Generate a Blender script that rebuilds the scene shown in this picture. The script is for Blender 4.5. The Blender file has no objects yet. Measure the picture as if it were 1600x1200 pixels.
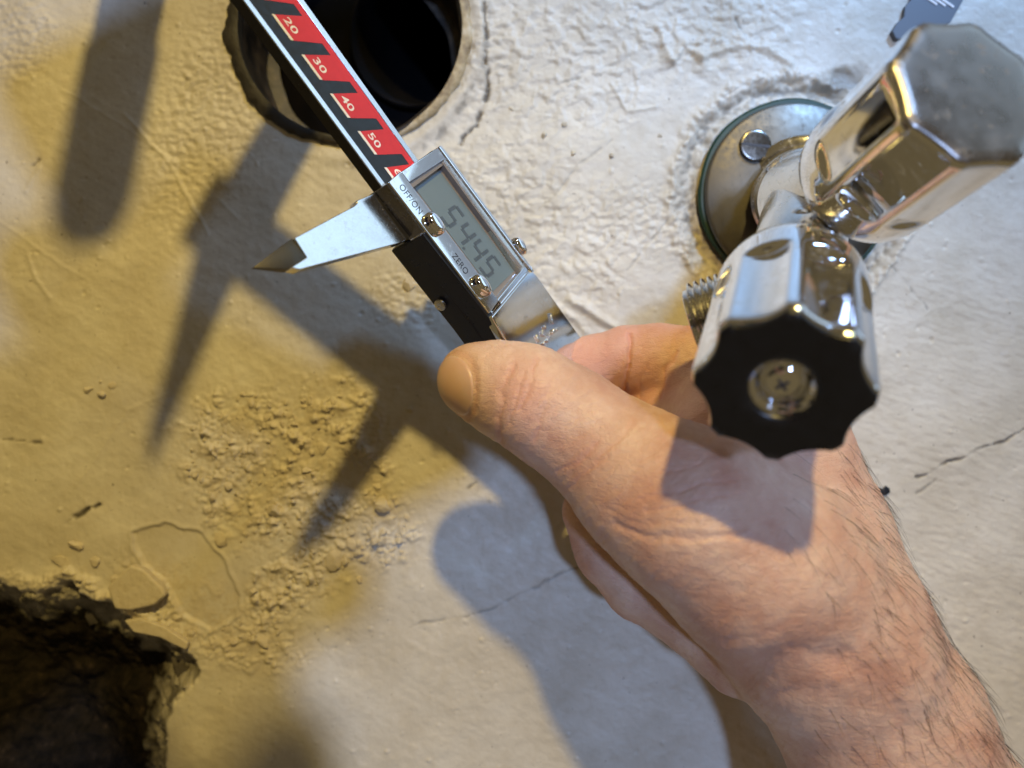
import bpy, bmesh, math, random
import numpy as np
from mathutils import Vector, Matrix
random.seed(7); rng = np.random.default_rng(7)

# ------------------------------------------------------------------ camera, world, light
# Working frame (mm): x right, y down, d = distance in front of the lens; the wall is d = D.
F, D = 1200.0, 240.0
def W(p):                                    # working frame (mm) -> world (m); wall on the XZ plane
    return (p[0]*.001, (p[2]-D)*.001, -p[1]*.001)
def P(px, py, d): return np.array([(px-800)/F*d, (py-600)/F*d, d])
def nrm(v): v = np.asarray(v, float); return v/np.linalg.norm(v)

S = bpy.context.scene
COL = S.collection
cd = bpy.data.cameras.new('camera'); cam = bpy.data.objects.new('camera', cd); COL.objects.link(cam)
cam.location = W((0, 0, 0)); cam.rotation_euler = (math.radians(90), 0, 0)
cd.sensor_width = 36; cd.lens = 27; cd.clip_start = .004; cd.clip_end = 50
cd.dof.use_dof = True; cd.dof.focus_distance = .190; cd.dof.aperture_fstop = 9
S.camera = cam
S.view_settings.view_transform = 'Standard'; S.view_settings.look = 'None'
S.view_settings.exposure = 0; S.view_settings.gamma = 1
w = bpy.data.worlds.new('World'); S.world = w; w.use_nodes = True
w.node_tree.nodes['Background'].inputs[0].default_value = (.75, .57, .28, 1)
w.node_tree.nodes['Background'].inputs[1].default_value = .19

def area(name, pos, aim, size, power, col, size_y=None, shape='DISK'):
    l = bpy.data.lights.new(name, 'AREA'); o = bpy.data.objects.new(name, l); COL.objects.link(o)
    l.shape = shape; l.size = size
    if size_y: l.size_y = size_y
    l.energy = power; l.color = col
    o.location = W(pos)
    o.rotation_euler = (Vector(W(aim))-Vector(W(pos))).to_track_quat('-Z', 'Y').to_euler()
    return o
ll = bpy.data.lights.new('warm_lamp', 'SPOT'); LAMP = bpy.data.objects.new('warm_lamp', ll); COL.objects.link(LAMP)
ll.energy = 23; ll.color = (1, .73, .22); ll.shadow_soft_size = .019; ll.spot_size = math.radians(76); ll.spot_blend = .52
LAMP.location = W((60, -560, -420)); LAMP.rotation_euler = (Vector(W((-350, 810, 240)))-Vector(W((60, -560, -420)))).to_track_quat('-Z', 'Y').to_euler()
WIN = area('window_light', (296, -227, -2500), (0, 0, 240), .15, 36, (.38, .56, .97))
gl = bpy.data.lights.new('cool_fill_spot', 'SPOT'); COOL_FILL = bpy.data.objects.new('cool_fill_spot', gl); COL.objects.link(COOL_FILL)  # unseen cool spot added to brighten and blue the upper right wall
gl.energy = 120; gl.color = (.30, .55, 1.0); gl.shadow_soft_size = .09; gl.spot_size = math.radians(13.5); gl.spot_blend = 1.0
COOL_FILL.location = W((600, -1000, -600)); COOL_FILL.rotation_euler = (Vector(W((115, -168, 240)))-Vector(W((600, -1000, -600)))).to_track_quat('-Z', 'Y').to_euler()
SIDE = area('side_window', (1000, -740, 345), (0, 0, 210), 1.15, 5.4, (.50, .74, 1.0), .95, 'RECTANGLE')

# ------------------------------------------------------------------ helpers
def empty(name, p):
    o = bpy.data.objects.new(name, None); COL.objects.link(o); o.location = W(p); o.empty_display_size = .01
    return o
def tag(o, label=None, cat=None, group=None, kind=None):
    for k, v in (('label', label), ('category', cat), ('group', group), ('kind', kind)):
        if v: o[k] = v
    return o
def mesh(name, V, Fc, mat, parent=None, smooth=True, sharp=None):
    """V in working-frame mm, faces as index lists; ONE mesh object."""
    V = np.asarray(V, float)
    org = np.array(parent['_o']) if parent is not None and '_o' in parent else np.zeros(3)
    X = np.stack([V[:, 0], V[:, 2]-D, -V[:, 1]], 1)*.001
    if parent is not None: X = X - np.array(base_of(parent))
    me = bpy.data.meshes.new(name)
    if isinstance(Fc, np.ndarray):
        n, k = Fc.shape
        me.vertices.add(len(X)); me.vertices.foreach_set('co', X.astype(np.float32).ravel())
        me.loops.add(n*k); me.loops.foreach_set('vertex_index', Fc.astype(np.int32).ravel())
        me.polygons.add(n); me.polygons.foreach_set('loop_start', np.arange(0, n*k, k, dtype=np.int32))
        me.update(calc_edges=True); me.validate()
    else:
        me.from_pydata(X.tolist(), [], Fc); me.update()
    if smooth:
        me.shade_smooth()
        if sharp: me.set_sharp_from_angle(angle=math.radians(sharp))
    if mat: me.materials.append(mat)
    o = bpy.data.objects.new(name, me); COL.objects.link(o)
    if parent is not None: o.parent = parent
    return o
def base_of(o):
    b = Vector((0, 0, 0))
    while o is not None: b = b + o.location; o = o.parent
    return b
def fix(o, bevel=0, seg=2, sharp=40):
    bm = bmesh.new(); bm.from_mesh(o.data)
    bmesh.ops.recalc_face_normals(bm, faces=bm.faces)
    if bevel:
        es = [e for e in bm.edges if len(e.link_faces) == 2 and e.calc_face_angle(0) > .5]
        bmesh.ops.bevel(bm, geom=es, offset=bevel*.001, segments=seg, affect='EDGES', profile=.5, clamp_overlap=True)
    bm.to_mesh(o.data); bm.free()
    o.data.shade_smooth(); o.data.set_sharp_from_angle(angle=math.radians(sharp))
    return o
def prism(name, poly2, z0, z1, fr, mat, parent, bevel=0, seg=2):
    """outline poly2 (a,b) in frame fr=(O,A,B,N) extruded from z0 to z1 along N"""
    O, A, B, N = fr
    n = len(poly2)
    V = [O+a*A+b*B+z0*N for a, b in poly2]+[O+a*A+b*B+z1*N for a, b in poly2]
    Fc = [list(range(n))[::-1], list(range(n, 2*n))]+[[i, (i+1) % n, n+(i+1) % n, n+i] for i in range(n)]
    o = fix(mesh(name, V, Fc, mat, parent, True), bevel, seg)
    if bevel: wm = o.modifiers.new('flat_faces', 'WEIGHTED_NORMAL'); wm.keep_sharp = True
    return o
def lathe(name, prof, O, ax, mat, parent, n=64, mod=None, cap=True, sharp=35, up=(0, -1, 0)):
    """prof: list of (z, r) along ax; mod(theta, z, r)->r"""
    ax = nrm(ax); A = nrm(np.cross(ax, up)); B = np.cross(ax, A)
    th = np.linspace(0, 2*math.pi, n, endpoint=False)
    V = []; Fc = []
    for z, r in prof:
        for t in th:
            rr = mod(t, z, r) if mod else r
            V.append(O+ax*z+(A*math.cos(t)+B*math.sin(t))*rr)
    m = len(prof)
    for i in range(m-1):
        for j in range(n):
            Fc.append([i*n+j, i*n+(j+1) % n, (i+1)*n+(j+1) % n, (i+1)*n+j])
    if cap:
        if prof[0][1] > .01: Fc.append([j for j in range(n)][::-1])
        if prof[-1][1] > .01: Fc.append([(m-1)*n+j for j in range(n)])
    return fix(mesh(name, V, Fc, mat, parent), 0, sharp=sharp)
def tube_mesh(paths, k=5):
    """paths: list of (points Nx3, radii N) -> V,F"""
    V = []; Fc = []
    for pts, rad in paths:
        pts = np.asarray(pts, float); n = len(pts); b = len(V)
        for i in range(n):
            t = nrm(pts[min(i+1, n-1)]-pts[max(i-1, 0)])
            a = np.cross(t, (0, .3, 1)); a = nrm(a); c = np.cross(t, a)
            for j in range(k):
                th = 2*math.pi*j/k; V.append(pts[i]+(a*math.cos(th)+c*math.sin(th))*rad[i])
        for i in range(n-1):
            for j in range(k):
                Fc.append([b+i*k+j, b+i*k+(j+1) % k, b+(i+1)*k+(j+1) % k, b+(i+1)*k+j])
    return V, Fc

# numpy gradient noise
def _h(ix, iy, s):
    n = (ix*374761393+iy*668265263+s*974711) & 0x7fffffff
    n = ((n ^ (n >> 13))*1274126177) & 0x7fffffff
    return ((n ^ (n >> 16)) & 0xffff)/65535.0*2*math.pi
def pn(x, y, s=0):
    x0 = np.floor(x); y0 = np.floor(y); fx = x-x0; fy = y-y0
    ix = x0.astype(np.int64); iy = y0.astype(np.int64)
    def g(dx, dy):
        a = _h(ix+dx, iy+dy, s); return np.cos(a)*(fx-dx)+np.sin(a)*(fy-dy)
    ux = fx*fx*fx*(fx*(fx*6-15)+10); uy = fy*fy*fy*(fy*(fy*6-15)+10)
    a = g(0, 0)*(1-ux)+g(1, 0)*ux; b = g(0, 1)*(1-ux)+g(1, 1)*ux
    return (a*(1-uy)+b*uy)*1.4
def fbm(x, y, o=4, s=0, gain=.5):
    r = 0; a = 1
    for i in range(o): r = r+a*pn(x*2**i, y*2**i, s+17*i); a *= gain
    return r
def sst(a, b, x): t = np.clip((x-a)/(b-a), 0, 1); return t*t*(3-2*t)
def polydist(x, y, pts):
    d = np.full(x.shape, 1e9); s = np.zeros(x.shape)
    for i in range(len(pts)-1):
        a = np.array(pts[i], float); b = np.array(pts[i+1], float); e = b-a; L = e@e
        t = np.clip(((x-a[0])*e[0]+(y-a[1])*e[1])/L, 0, 1)
        q = np.hypot(x-a[0]-t*e[0], y-a[1]-t*e[1]); d = np.minimum(d, q)
    return d
def inside(x, y, pts):
    c = np.zeros(x.shape, bool); n = len(pts)
    for i in range(n):
        x1, y1 = pts[i]; x2, y2 = pts[(i+1) % n]
        if y1 == y2: continue
        c ^= ((y1 > y) != (y2 > y)) & (x < (x2-x1)*(y-y1)/(y2-y1)+x1)
    return c
def sdpoly(x, y, pts):
    d = polydist(x, y, list(pts)+[pts[0]]); return np.where(inside(x, y, pts), -d, d)

# ------------------------------------------------------------------ materials
class M:
    def __init__(s, name, base=(.8, .8, .8), rough=.5, metal=0, **k):
        s.m = bpy.data.materials.new(name); s.m.use_nodes = True
        s.nt = s.m.node_tree; s.b = s.nt.nodes['Principled BSDF']
        s.b.inputs['Base Color'].default_value = (*base, 1); s.b.inputs['Roughness'].default_value = rough
        s.b.inputs['Metallic'].default_value = metal
        for a, v in k.items(): s.b.inputs[a].default_value = v
        s.co = None
    def n(s, t, **k):
        x = s.nt.nodes.new(t)
        for a, v in k.items():
            if a in ('operation', 'data_type', 'blend_type', 'attribute_name', 'feature', 'noise_dimensions'): setattr(x, a, v)
            else: x.inputs[a].default_value = v
        return x
    def l(s, a, b): s.nt.links.new(a, b)
    def obj(s):
        if s.co is None: s.co = s.nt.nodes.new('ShaderNodeNewGeometry')
        return s.co.outputs['Position']
    def noise(s, scale, detail=4, rough=.5, vec=None, dist=0):
        t = s.n('ShaderNodeTexNoise', Scale=scale, Detail=detail, Roughness=rough, Distortion=dist); s.l(vec or s.obj(), t.inputs['Vector'])
        return t.outputs['Fac']
    def ramp(s, fac, stops):
        r = s.n('ShaderNodeValToRGB'); e = r.color_ramp.elements
        for i, (p, c) in enumerate(stops):
            q = e[i] if i < 2 else e.new(p)
            q.position = p; q.color = (*c, 1) if len(c) == 3 else c
        s.l(fac, r.inputs[0]); return r.outputs[0]
    def mix(s, fac, a, b, mode='MIX'):
        x = s.n('ShaderNodeMix', data_type='RGBA', blend_type=mode)
        for v, i in ((fac, 0), (a, 6), (b, 7)):
            if isinstance(v, (int, float)): x.inputs[i].default_value = v
            elif isinstance(v, tuple): x.inputs[i].default_value = (*v, 1)
            else: s.l(v, x.inputs[i])
        return x.outputs[2]
    def rng(s, fac, a, b, c, d):
        x = s.n('ShaderNodeMapRange'); s.l(fac, x.inputs[0])
        for i, v in enumerate((a, b, c, d)): x.inputs[i+1].default_value = v
        return x.outputs[0]
    def bump(s, hgt, strength, dist, prev=None):
        b = s.n('ShaderNodeBump', Strength=strength, Distance=dist); s.l(hgt, b.inputs['Height'])
        if prev: s.l(prev, b.inputs['Normal'])
        s.l(b.outputs[0], s.b.inputs['Normal']); return b.outputs[0]
    def attr(s, name, ch):
        a = s.n('ShaderNodeAttribute', attribute_name=name); x = s.n('ShaderNodeSeparateColor'); s.l(a.outputs['Color'], x.inputs[0])
        return x.outputs[ch]
    def set(s, sock, inp): s.l(sock, s.b.inputs[inp])

def metal(name, base, rough, var=.06, scale=900, bmp=0, spots=.55):
    m = M(name, base, rough, 1)
    f = m.noise(scale, 3); g = m.noise(scale*.15, 3)
    x = m.n('ShaderNodeMath', operation='MULTIPLY'); m.l(f, x.inputs[0]); m.l(g, x.inputs[1])
    sp_ = m.rng(m.noise(420, 5, .62), .60, .70, 0, 1); sp2 = m.rng(m.noise(1400, 2), .66, .74, 0, 1)
    mx = m.n('ShaderNodeMath', operation='MAXIMUM'); m.l(sp_, mx.inputs[0]); m.l(sp2, mx.inputs[1])
    am = m.n('ShaderNodeMath', operation='MULTIPLY'); m.l(mx.outputs[0], am.inputs[0]); am.inputs[1].default_value = spots
    rg = m.n('ShaderNodeMath', operation='MULTIPLY_ADD'); m.l(am.outputs[0], rg.inputs[0]); rg.inputs[1].default_value = .30; m.l(m.rng(x.outputs[0], .1, .5, max(rough-var*.4, .01), rough+var), rg.inputs[2])
    m.set(rg.outputs[0], 'Roughness'); m.set(m.mix(am.outputs[0], base, tuple(c_*.72 for c_ in base)), 'Base Color')
    mt = m.n('ShaderNodeMath', operation='MULTIPLY_ADD'); m.l(am.outputs[0], mt.inputs[0]); mt.inputs[1].default_value = -.35; mt.inputs[2].default_value = 1; m.set(mt.outputs[0], 'Metallic')
    if bmp: m.bump(f, bmp, .0001)
    return m
chrome = metal('chrome', (.84, .84, .85), .035, .05, 700, 0, .35)
chrome_worn = metal('worn_chrome', (.74, .73, .71), .16, .16, 900, .05)
nickel = metal('dull_nickel', (.115, .105, .09), .44, .15, 500, .06)
steel = metal('brushed_steel', (.80, .80, .80), .20, .10, 1500, .05, .18)
dark_steel = metal('dark_steel', (.20, .185, .165), .22, .12, 900)
beam_m = metal('beam_steel', (.045, .042, .04), .30, .12, 900)  # near-black base puts the beam side's dark reflection into the colour
pewter = metal('satin_chrome', (.60, .58, .55), .28, .12, 900)
plate_m = metal('worn_plate', (.27, .25, .235), .30, .22, 200, .04, 1.0)
black = M('black_plastic', (.005, .005, .007), .32); black.set(black.rng(black.noise(400), .3, .7, .25, .42), 'Roughness')
blackflat = M('black_print', (.010, .013, .017), .38); blackflat.set(blackflat.rng(blackflat.noise(600), .3, .7, .3, .5), 'Roughness')
red = M('red_print', (.56, .018, .020), .42); red.set(red.mix(red.noise(500, 5), (.50, .015, .02), (.62, .024, .024)), 'Base Color')
white = M('white_print', (.80, .76, .74), .5); white.set(white.mix(white.noise(900), (.70, .66, .64), (.84, .8, .78)), 'Base Color')
ink = M('dark_print', (.02, .022, .03), .5); ink.set(ink.mix(ink.noise(2000), (.012, .012, .02), (.05, .05, .06)), 'Base Color')
lcd = M('display_glass', (.16, .20, .205), .14); lcd.set(lcd.mix(lcd.noise(120), (.135, .18, .20), (.165, .21, .23)), 'Base Color')
seg = M('display_segment', (.035, .045, .06), .3); seg.set(seg.mix(seg.noise(800), (.058, .074, .088), (.08, .096, .11)), 'Base Color')
bezel = M('bezel_plastic', (.20, .17, .15), .35); bezel.set(bezel.mix(bezel.noise(300), (.17, .145, .13), (.23, .2, .18)), 'Base Color')
green = M('green_gasket', (.018, .085, .05), .45); green.set(green.mix(green.noise(250, 5), (.004, .022, .013), (.012, .052, .03)), 'Base Color')
rubber = M('dark_rubber', (.012, .011, .011), .55); rubber.set(rubber.mix(rubber.noise(300, 6), (.008, .008, .008), (.035, .028, .02)), 'Base Color'); rubber.bump(rubber.noise(500, 5), .5, .0006)
pipe = M('old_pipe', (.05, .035, .022), .5)
pf = pipe.noise(140, 7, .62); pipe.set(pipe.ramp(pf, [(.38, (.007, .006, .006)), (.58, (.045, .033, .022)), (.74, (.16, .115, .065))]), 'Base Color'); pipe.bump(pf, .6, .001)
rimm = M('pipe_rim', (.45, .36, .22), .6)
rf_ = rimm.noise(220, 7, .65); rimm.set(rimm.ramp(rf_, [(.3, (.16, .11, .06)), (.5, (.42, .33, .19)), (.7, (.62, .55, .42))]), 'Base Color'); rimm.bump(rf_, .6, .0008)
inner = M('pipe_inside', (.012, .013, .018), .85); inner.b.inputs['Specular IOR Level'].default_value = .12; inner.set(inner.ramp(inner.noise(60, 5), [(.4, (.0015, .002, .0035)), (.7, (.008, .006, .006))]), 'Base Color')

# skin
skin = M('skin', (.6, .36, .25), .46)
a = skin.noise(55, 4, .6); b = skin.noise(420, 4, .6); c = skin.noise(14, 2)
sk = skin.ramp(a, [(.34, (.52, .275, .195)), (.50, (.635, .41, .315)), (.66, (.725, .515, .41))])
sk = skin.mix(skin.rng(b, .40, .66, 0, .38), sk, (.58, .33, .25))
sk = skin.mix(skin.attr('tone', 0), sk, (.66, .30, .23))       # redder joints and creases
sk = skin.mix(skin.attr('tone', 1), sk, (.68, .47, .25))        # yellowed tip
skin.set(sk, 'Base Color')
skin.b.inputs['Subsurface Weight'].default_value = .10
skin.b.inputs['Subsurface Radius'].default_value = (1, .38, .2)
skin.b.inputs['Subsurface Scale'].default_value = .0022
vm = skin.n('ShaderNodeMapping'); skin.l(skin.obj(), vm.inputs[0]); vm.inputs['Rotation'].default_value = (0, math.radians(38), 0); vm.inputs['Scale'].default_value = (1.0, 1, 2.4)
vo = skin.n('ShaderNodeTexVoronoi', Scale=900, feature='DISTANCE_TO_EDGE'); skin.l(vm.outputs[0], vo.inputs['Vector'])
nb = skin.bump(skin.rng(vo.outputs['Distance'], 0, .12, 0, 1), .42, .00022)
wv = skin.noise(300, 3, .6, vm.outputs[0], .6); nb = skin.bump(wv, .38, .0009, nb)
skin.set(skin.rng(b, .3, .7, .40, .56), 'Roughness')
nail_m = M('nail', (.56, .37, .24), .34)
nf = nail_m.noise(160, 3); nail_m.set(nail_m.mix(nf, (.58, .35, .25), (.66, .45, .33)), 'Base Color')
nail_m.b.inputs['Subsurface Weight'].default_value = .15; nail_m.b.inputs['Subsurface Scale'].default_value = .0015
hairm = M('hair', (.03, .018, .012), .45); hairm.set(hairm.mix(hairm.noise(80), (.018, .011, .008), (.07, .04, .025)), 'Base Color')

# plaster
pl = M('painted_plaster', (.7, .66, .58), .5)
n1 = pl.noise(28, 6, .6); n2 = pl.noise(260, 5, .6); n3 = pl.noise(1500, 3, .6)
pc = pl.ramp(n1, [(.30, (.47, .42, .335)), (.5, (.575, .53, .45)), (.70, (.65, .615, .545))])
pc = pl.mix(pl.rng(n2, .50, .72, 0, .35), pc, (.45, .39, .295))
n4 = pl.noise(9, 5, .6); pc = pl.mix(pl.rng(n4, .52, .70, 0, .35), pc, (.47, .42, .33))
n5 = pl.noise(700, 2, .5); pc = pl.mix(pl.rng(n5, .735, .76, 0, .75), pc, (.16, .13, .10))
pc = pl.mix(pl.attr('mask', 1), pc, pl.ramp(n2, [(.3, (.44, .37, .26)), (.7, (.60, .53, .40))]))   # bare crumbly plaster
pc = pl.mix(pl.attr('mask', 0), pc, pl.ramp(n2, [(.3, (.015, .012, .010)), (.55, (.05, .036, .025)), (.75, (.15, .115, .08))]))  # cracks, old dirt
pc = pl.mix(pl.attr('mask', 2), pc, pl.ramp(n2, [(.35, (.008, .007, .006)), (.6, (.018, .014, .011)), (.8, (.05, .036, .026))]))  # shade of the broken recess painted near black
pl.set(pc, 'Base Color')
pb = pl.bump(n2, .40, .0008); pb = pl.bump(n3, .25, .0002, pb)
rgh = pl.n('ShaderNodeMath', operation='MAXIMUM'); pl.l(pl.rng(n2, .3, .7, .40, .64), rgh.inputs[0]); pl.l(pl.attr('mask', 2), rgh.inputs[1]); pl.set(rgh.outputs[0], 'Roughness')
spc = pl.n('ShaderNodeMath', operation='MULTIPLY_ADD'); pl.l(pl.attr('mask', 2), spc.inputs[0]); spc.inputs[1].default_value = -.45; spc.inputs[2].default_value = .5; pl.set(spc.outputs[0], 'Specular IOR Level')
crumb_m = M('plaster_crumb', (.62, .55, .42), .7); cf = crumb_m.noise(600, 5); crumb_m.set(crumb_m.mix(cf, (.44, .37, .26), (.62, .56, .45)), 'Base Color'); crumb_m.bump(cf, .5, .0006)
rubble_m = M('dark_rubble', (.10, .085, .07), .75); rf2 = rubble_m.noise(300, 6); rubble_m.set(rubble_m.mix(rf2, (.03, .024, .02), (.11, .095, .08)), 'Base Color'); rubble_m.bump(rf2, .6, .001)

# ------------------------------------------------------------------ wall
def wx(px): return (px-800)/F*D
def wy(py): return (py-600)/F*D
def wp(pts): return [(wx(a), wy(b)) for a, b in pts]
HC = (wx(545), wy(43)); HR = wx(800+182)         # drain hole
FC = (wx(1238), wy(306)); FR = 150/F*D            # flange gasket
def axis_grid(lo, hi, step, far):
    a = np.arange(lo, hi+1e-6, step); out = []; s = step; x = hi
    while x < far: s *= 1.35; x += s; out.append(x)
    left = []; s = step; x = lo
    while x > -far: s *= 1.35; x -= s; left.append(x)
    return np.concatenate([left[::-1], a, out])
gx = axis_grid(-206, 174, .45, 700); gy = axis_grid(-132, 164, .45, 600)
X, Y = np.meshgrid(gx, gy); nx, ny = len(gx), len(gy)
PX = 800+X/D*F; PY = 600+Y/D*F
near = sst(1.25, 1.02, np.maximum(np.abs(X+16)/190, np.abs(Y-16)/148))
H = .9*fbm(X/55, Y/55, 3, 1)+.22*fbm(X/14, Y/14, 3, 2)
jx = 1.6*fbm(X/6, Y/6, 3, 5); jy = 1.6*fbm(X/6, Y/6, 3, 6)
Xj, Yj = X+jx, Y+jy
def blob(cx, cy, rx, ry, soft=.35, rot=0):
    c, s_ = math.cos(rot), math.sin(rot); dx = Xj-wx(cx); dy = Yj-wy(cy); rx, ry = rx/F*D, ry/F*D
    q = np.hypot((dx*c+dy*s_)/rx, (-dx*s_+dy*c)/ry); return sst(1+soft, 1-soft, q)
fine = .030*fbm(X/1.6, Y/1.6, 3, 9)*near
ca, sa = math.cos(.55), math.sin(.55)
st = fbm((X*ca+Y*sa)/16, (-X*sa+Y*ca)/1.7, 3, 11)*near
H = H+fine*1.4+.05*st+.11*fbm(X/4.2, Y/3.4, 3, 13)*near*(.4+.6*sst(-.3, .4, fbm(X/25, Y/25, 2, 14)))
# crumbly patch under the jaw
m1 = np.maximum.reduce([blob(420, 740, 150, 120, .3, .5), blob(520, 700, 95, 110, .3), blob(560, 830, 90, 70, .35), blob(470, 900, 120, 50, .35, -.6), blob(330, 960, 150, 55, .4, .5)])
def cells(x, y, s):
    x0 = np.floor(x).astype(np.int64); y0 = np.floor(y).astype(np.int64); f1 = np.full(x.shape, 9.); hv = np.zeros(x.shape); sl = np.zeros(x.shape)
    for dx in (-1, 0, 1):
        for dy in (-1, 0, 1):
            a_ = _h(x0+dx, y0+dy, s)/(2*math.pi); b_ = _h(x0+dx, y0+dy, s+5)/(2*math.pi); c_ = _h(x0+dx, y0+dy, s+9)/(2*math.pi)
            ux = x-(x0+dx+.15+.7*a_); uy = y-(y0+dy+.15+.7*b_); d = np.maximum(np.abs(ux*.8+uy*.6), np.maximum(np.abs(ux*.9-uy*.4), np.abs(.3*ux+uy*.95)))
            k = d < f1; f1 = np.where(k, d, f1); hv = np.where(k, c_, hv); sl = np.where(k, (ux*(a_-.5)+uy*(c_-.5))*1.2, sl)
    return hv*sst(.62, .25, f1)+sl*sst(.6, .3, f1)*hv
lump = cells(X/2.5+.35*jx, Y/2.1+.35*jy, 24)*1.05*sst(-.25, .3, fbm(X/5, Y/5, 2, 29))+cells(X/1.3+.3*jy, Y/1.15+.3*jx, 27)*.6+np.maximum(pn(X/4.6, Y/4.6, 23), 0)*.9
lump0 = np.abs(pn(X/2.6, Y/2.6, 21))*1.0+np.abs(pn(X/1.35, Y/1.35, 22))*.55+np.maximum(pn(X/4.6, Y/4.6, 23), 0)*1.3
big = sst(-.35, .55, fbm(X/9, Y/9, 3, 28))
H = H+m1*(lump*(.45+1.25*big)-.3)
# pitted, wrinkled zone right of the drain and top right
m2 = np.maximum.reduce([blob(860, 90, 170, 110, .5), blob(1080, 40, 160, 80, .5), blob(800, 330, 110, 120, .5), blob(900, 420, 90, 70, .4)])
wr = fbm(X/3.4+.5*pn(X/7, Y/7, 33), Y/2.8, 3, 31)
fl_ = fbm(X/5.5+.6*pn(X/9, Y/9, 36), Y/4.2, 4, 37)
H = H+m2*(-.12*sst(.05, .45, np.abs(wr))+.24*wr+.30*sst(.02, .09, fl_)+.22*sst(.30, .36, fl_))
m3 = np.maximum.reduce([blob(330, 170, 80, 190, .5, .35), blob(30, 60, 60, 70, .4), blob(640, 470, 60, 50, .5), blob(1010, 350, 120, 60, .6)])
H = H+m3*.45*fbm(X/2.2, Y/1.8, 3, 35)
cb, sb = math.cos(.30), math.sin(.30)
m4 = np.maximum.reduce([blob(1500, 560, 200, 170, .5), blob(1540, 900, 140, 240, .5), blob(1480, 700, 150, 80, .5)])
H = H+m4*.15*fbm((X*cb+Y*sb)/6.0, (-X*sb+Y*cb)/1.5, 3, 41)
# isolated pits and pimples over all
pit = pn(X/2.1, Y/2.1, 51); mod = sst(-.1, .5, fbm(X/30, Y/30, 2, 52))
H = H-.55*sst(.55, .8, pit)*mod*near+.45*sst(.62, .85, pn(X/2.7, Y/2.7, 53))*near
# smooth plateau where a skim coat came off
plate = wp([(205, 830), (255, 818), (310, 832), (345, 870), (372, 930), (368, 962), (330, 985), (285, 960), (262, 915), (222, 880)])
sp = sdpoly(X+.4*jx, Y+.4*jy, plate)
H = H*(1-.85*sst(.6, -.6, sp))-.9*sst(.5, -.5, sp)+.28*np.exp(-((sp-.7)/.6)**2)
# ridges and scratches
def ridge(pts, wid, amp):
    d = polydist(X+.25*jx, Y+.25*jy, wp(pts)); return amp*np.exp(-(d/wid)**2)
for pts, wd, am in [([(195, 180), (260, 250), (325, 365)], .5, .35), ([(100, 140), (220, 215), (320, 290), (370, 340)], .4, .2), ([(40, 300), (62, 262)], .5, .3),
                    ([(0, 345), (90, 410), (140, 440)], .5, .2), ([(45, 400), (60, 440), (80, 465)], .6, .35), ([(890, 468), (925, 488), (962, 512)], 1.3, 1.3), ([(850, 470), (900, 500), (915, 520)], 1.0, .8),
                    ([(955, 130), (980, 175), (1025, 168)], .5, .45), ([(1030, 45), (1050, 95), (1070, 72), (1095, 90), (1150, 72), (1200, 76), (1232, 100)], 1.1, .95),
                    ([(1095, 85), (1098, 100)], 1.9, 1.3), ([(1040, 88), (1046, 95)], 1.4, 1.0), ([(120, 760), (200, 640), (300, 600)], .7, .18)]:
    H = H+ridge(pts, wd, am)
dirt = np.zeros_like(H)
def crack(pts, wid, dep, dk):
    global H, dirt
    d = polydist(X+.45*jx, Y+.45*jy, wp(pts)); var = sst(-.45, .35, fbm(X/3.2, Y/3.2, 3, 77)); wv_ = wid*(.35+.75*var); br = .25+.75*sst(-.35, .1, fbm(X/5, Y/5, 2, 78))
    g = np.exp(-(d/wv_)**2)*br; H = H-dep*g; dirt = np.maximum(dirt, dk*np.exp(-(d/(wv_*1.1))**2)*br)
for c_ in [([(1430, 745), (1490, 718), (1540, 700), (1610, 668)], .42, .8, .95), ([(980, 422), (1040, 345), (1090, 300)], .35, .4, .45), ([(0, 684), (40, 691), (64, 694)], .5, .7, .8),
           ([(640, 980), (760, 955), (800, 935), (850, 908), (905, 884)], .4, .35, .45), ([(758, 0), (760, 40), (757, 80), (762, 130), (755, 165), (742, 195), (720, 222)], .65, 1.3, .9),
           ([(1378, 395), (1420, 445), (1450, 480)], .25, .4, .6), ([(105, 815), (130, 800), (152, 788)], .7, 1.6, .8), ([(730, 762), (742, 756), (745, 768)], .5, .5, .7),
           ([(1150, 30), (1165, 60)], .4, .5, .6), ([(50, 260), (62, 250)], .6, .7, .7), ([(318, 285), (330, 292)], .6, .7, .8), ([(1430, 770), (1460, 750)], .5, .5, .5),
           ([(880, 130), (905, 122)], .5, .5, .5), ([(840, 330), (870, 300), (900, 262), (955, 220)], .3, .3, .25)]: crack(*c_)
# plaster ring torn round the flange
rf = np.hypot(Xj-FC[0], Yj-FC[1])
ringm = np.exp(-((rf-FR*1.10)/2.0)**2); H = H-1.7*ringm; dirt = np.maximum(dirt, .62*ringm*sst(-.3, .45, fbm(X/3, Y/3, 3, 61)))
H = H+.8*np.exp(-((rf-FR*1.26)/1.7)**2)*(1+fbm(X/2, Y/2, 3, 62))
rr = np.hypot(X-FC[0], Y-FC[1]); H = np.where(rr < FR*1.0, -1.5, H)
tornt = np.maximum(blob(1310, 132, 42, 20, .5, -.3), blob(1420, 30, 30, 45, .3, .6)*.0); H = H-1.6*tornt; dirt = np.maximum(dirt, .55*tornt)
# lip round the drain
rh = np.hypot(X-HC[0], Y-HC[1]); ang = np.arctan2(Y-HC[1], X-HC[0])
rhj = rh+.35*jx
H = H+1.5*np.exp(-((rhj-HR-4.5)/2.6)**2)*sst(-2.4, -.2, -np.abs(ang-.3))*near
dirt = np.maximum(dirt, .5*np.exp(-((rhj-HR-7.0)/1.5)**2)*sst(.0, .5, fbm(X/4, Y/4, 3, 63))*(X > HC[0]))
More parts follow.
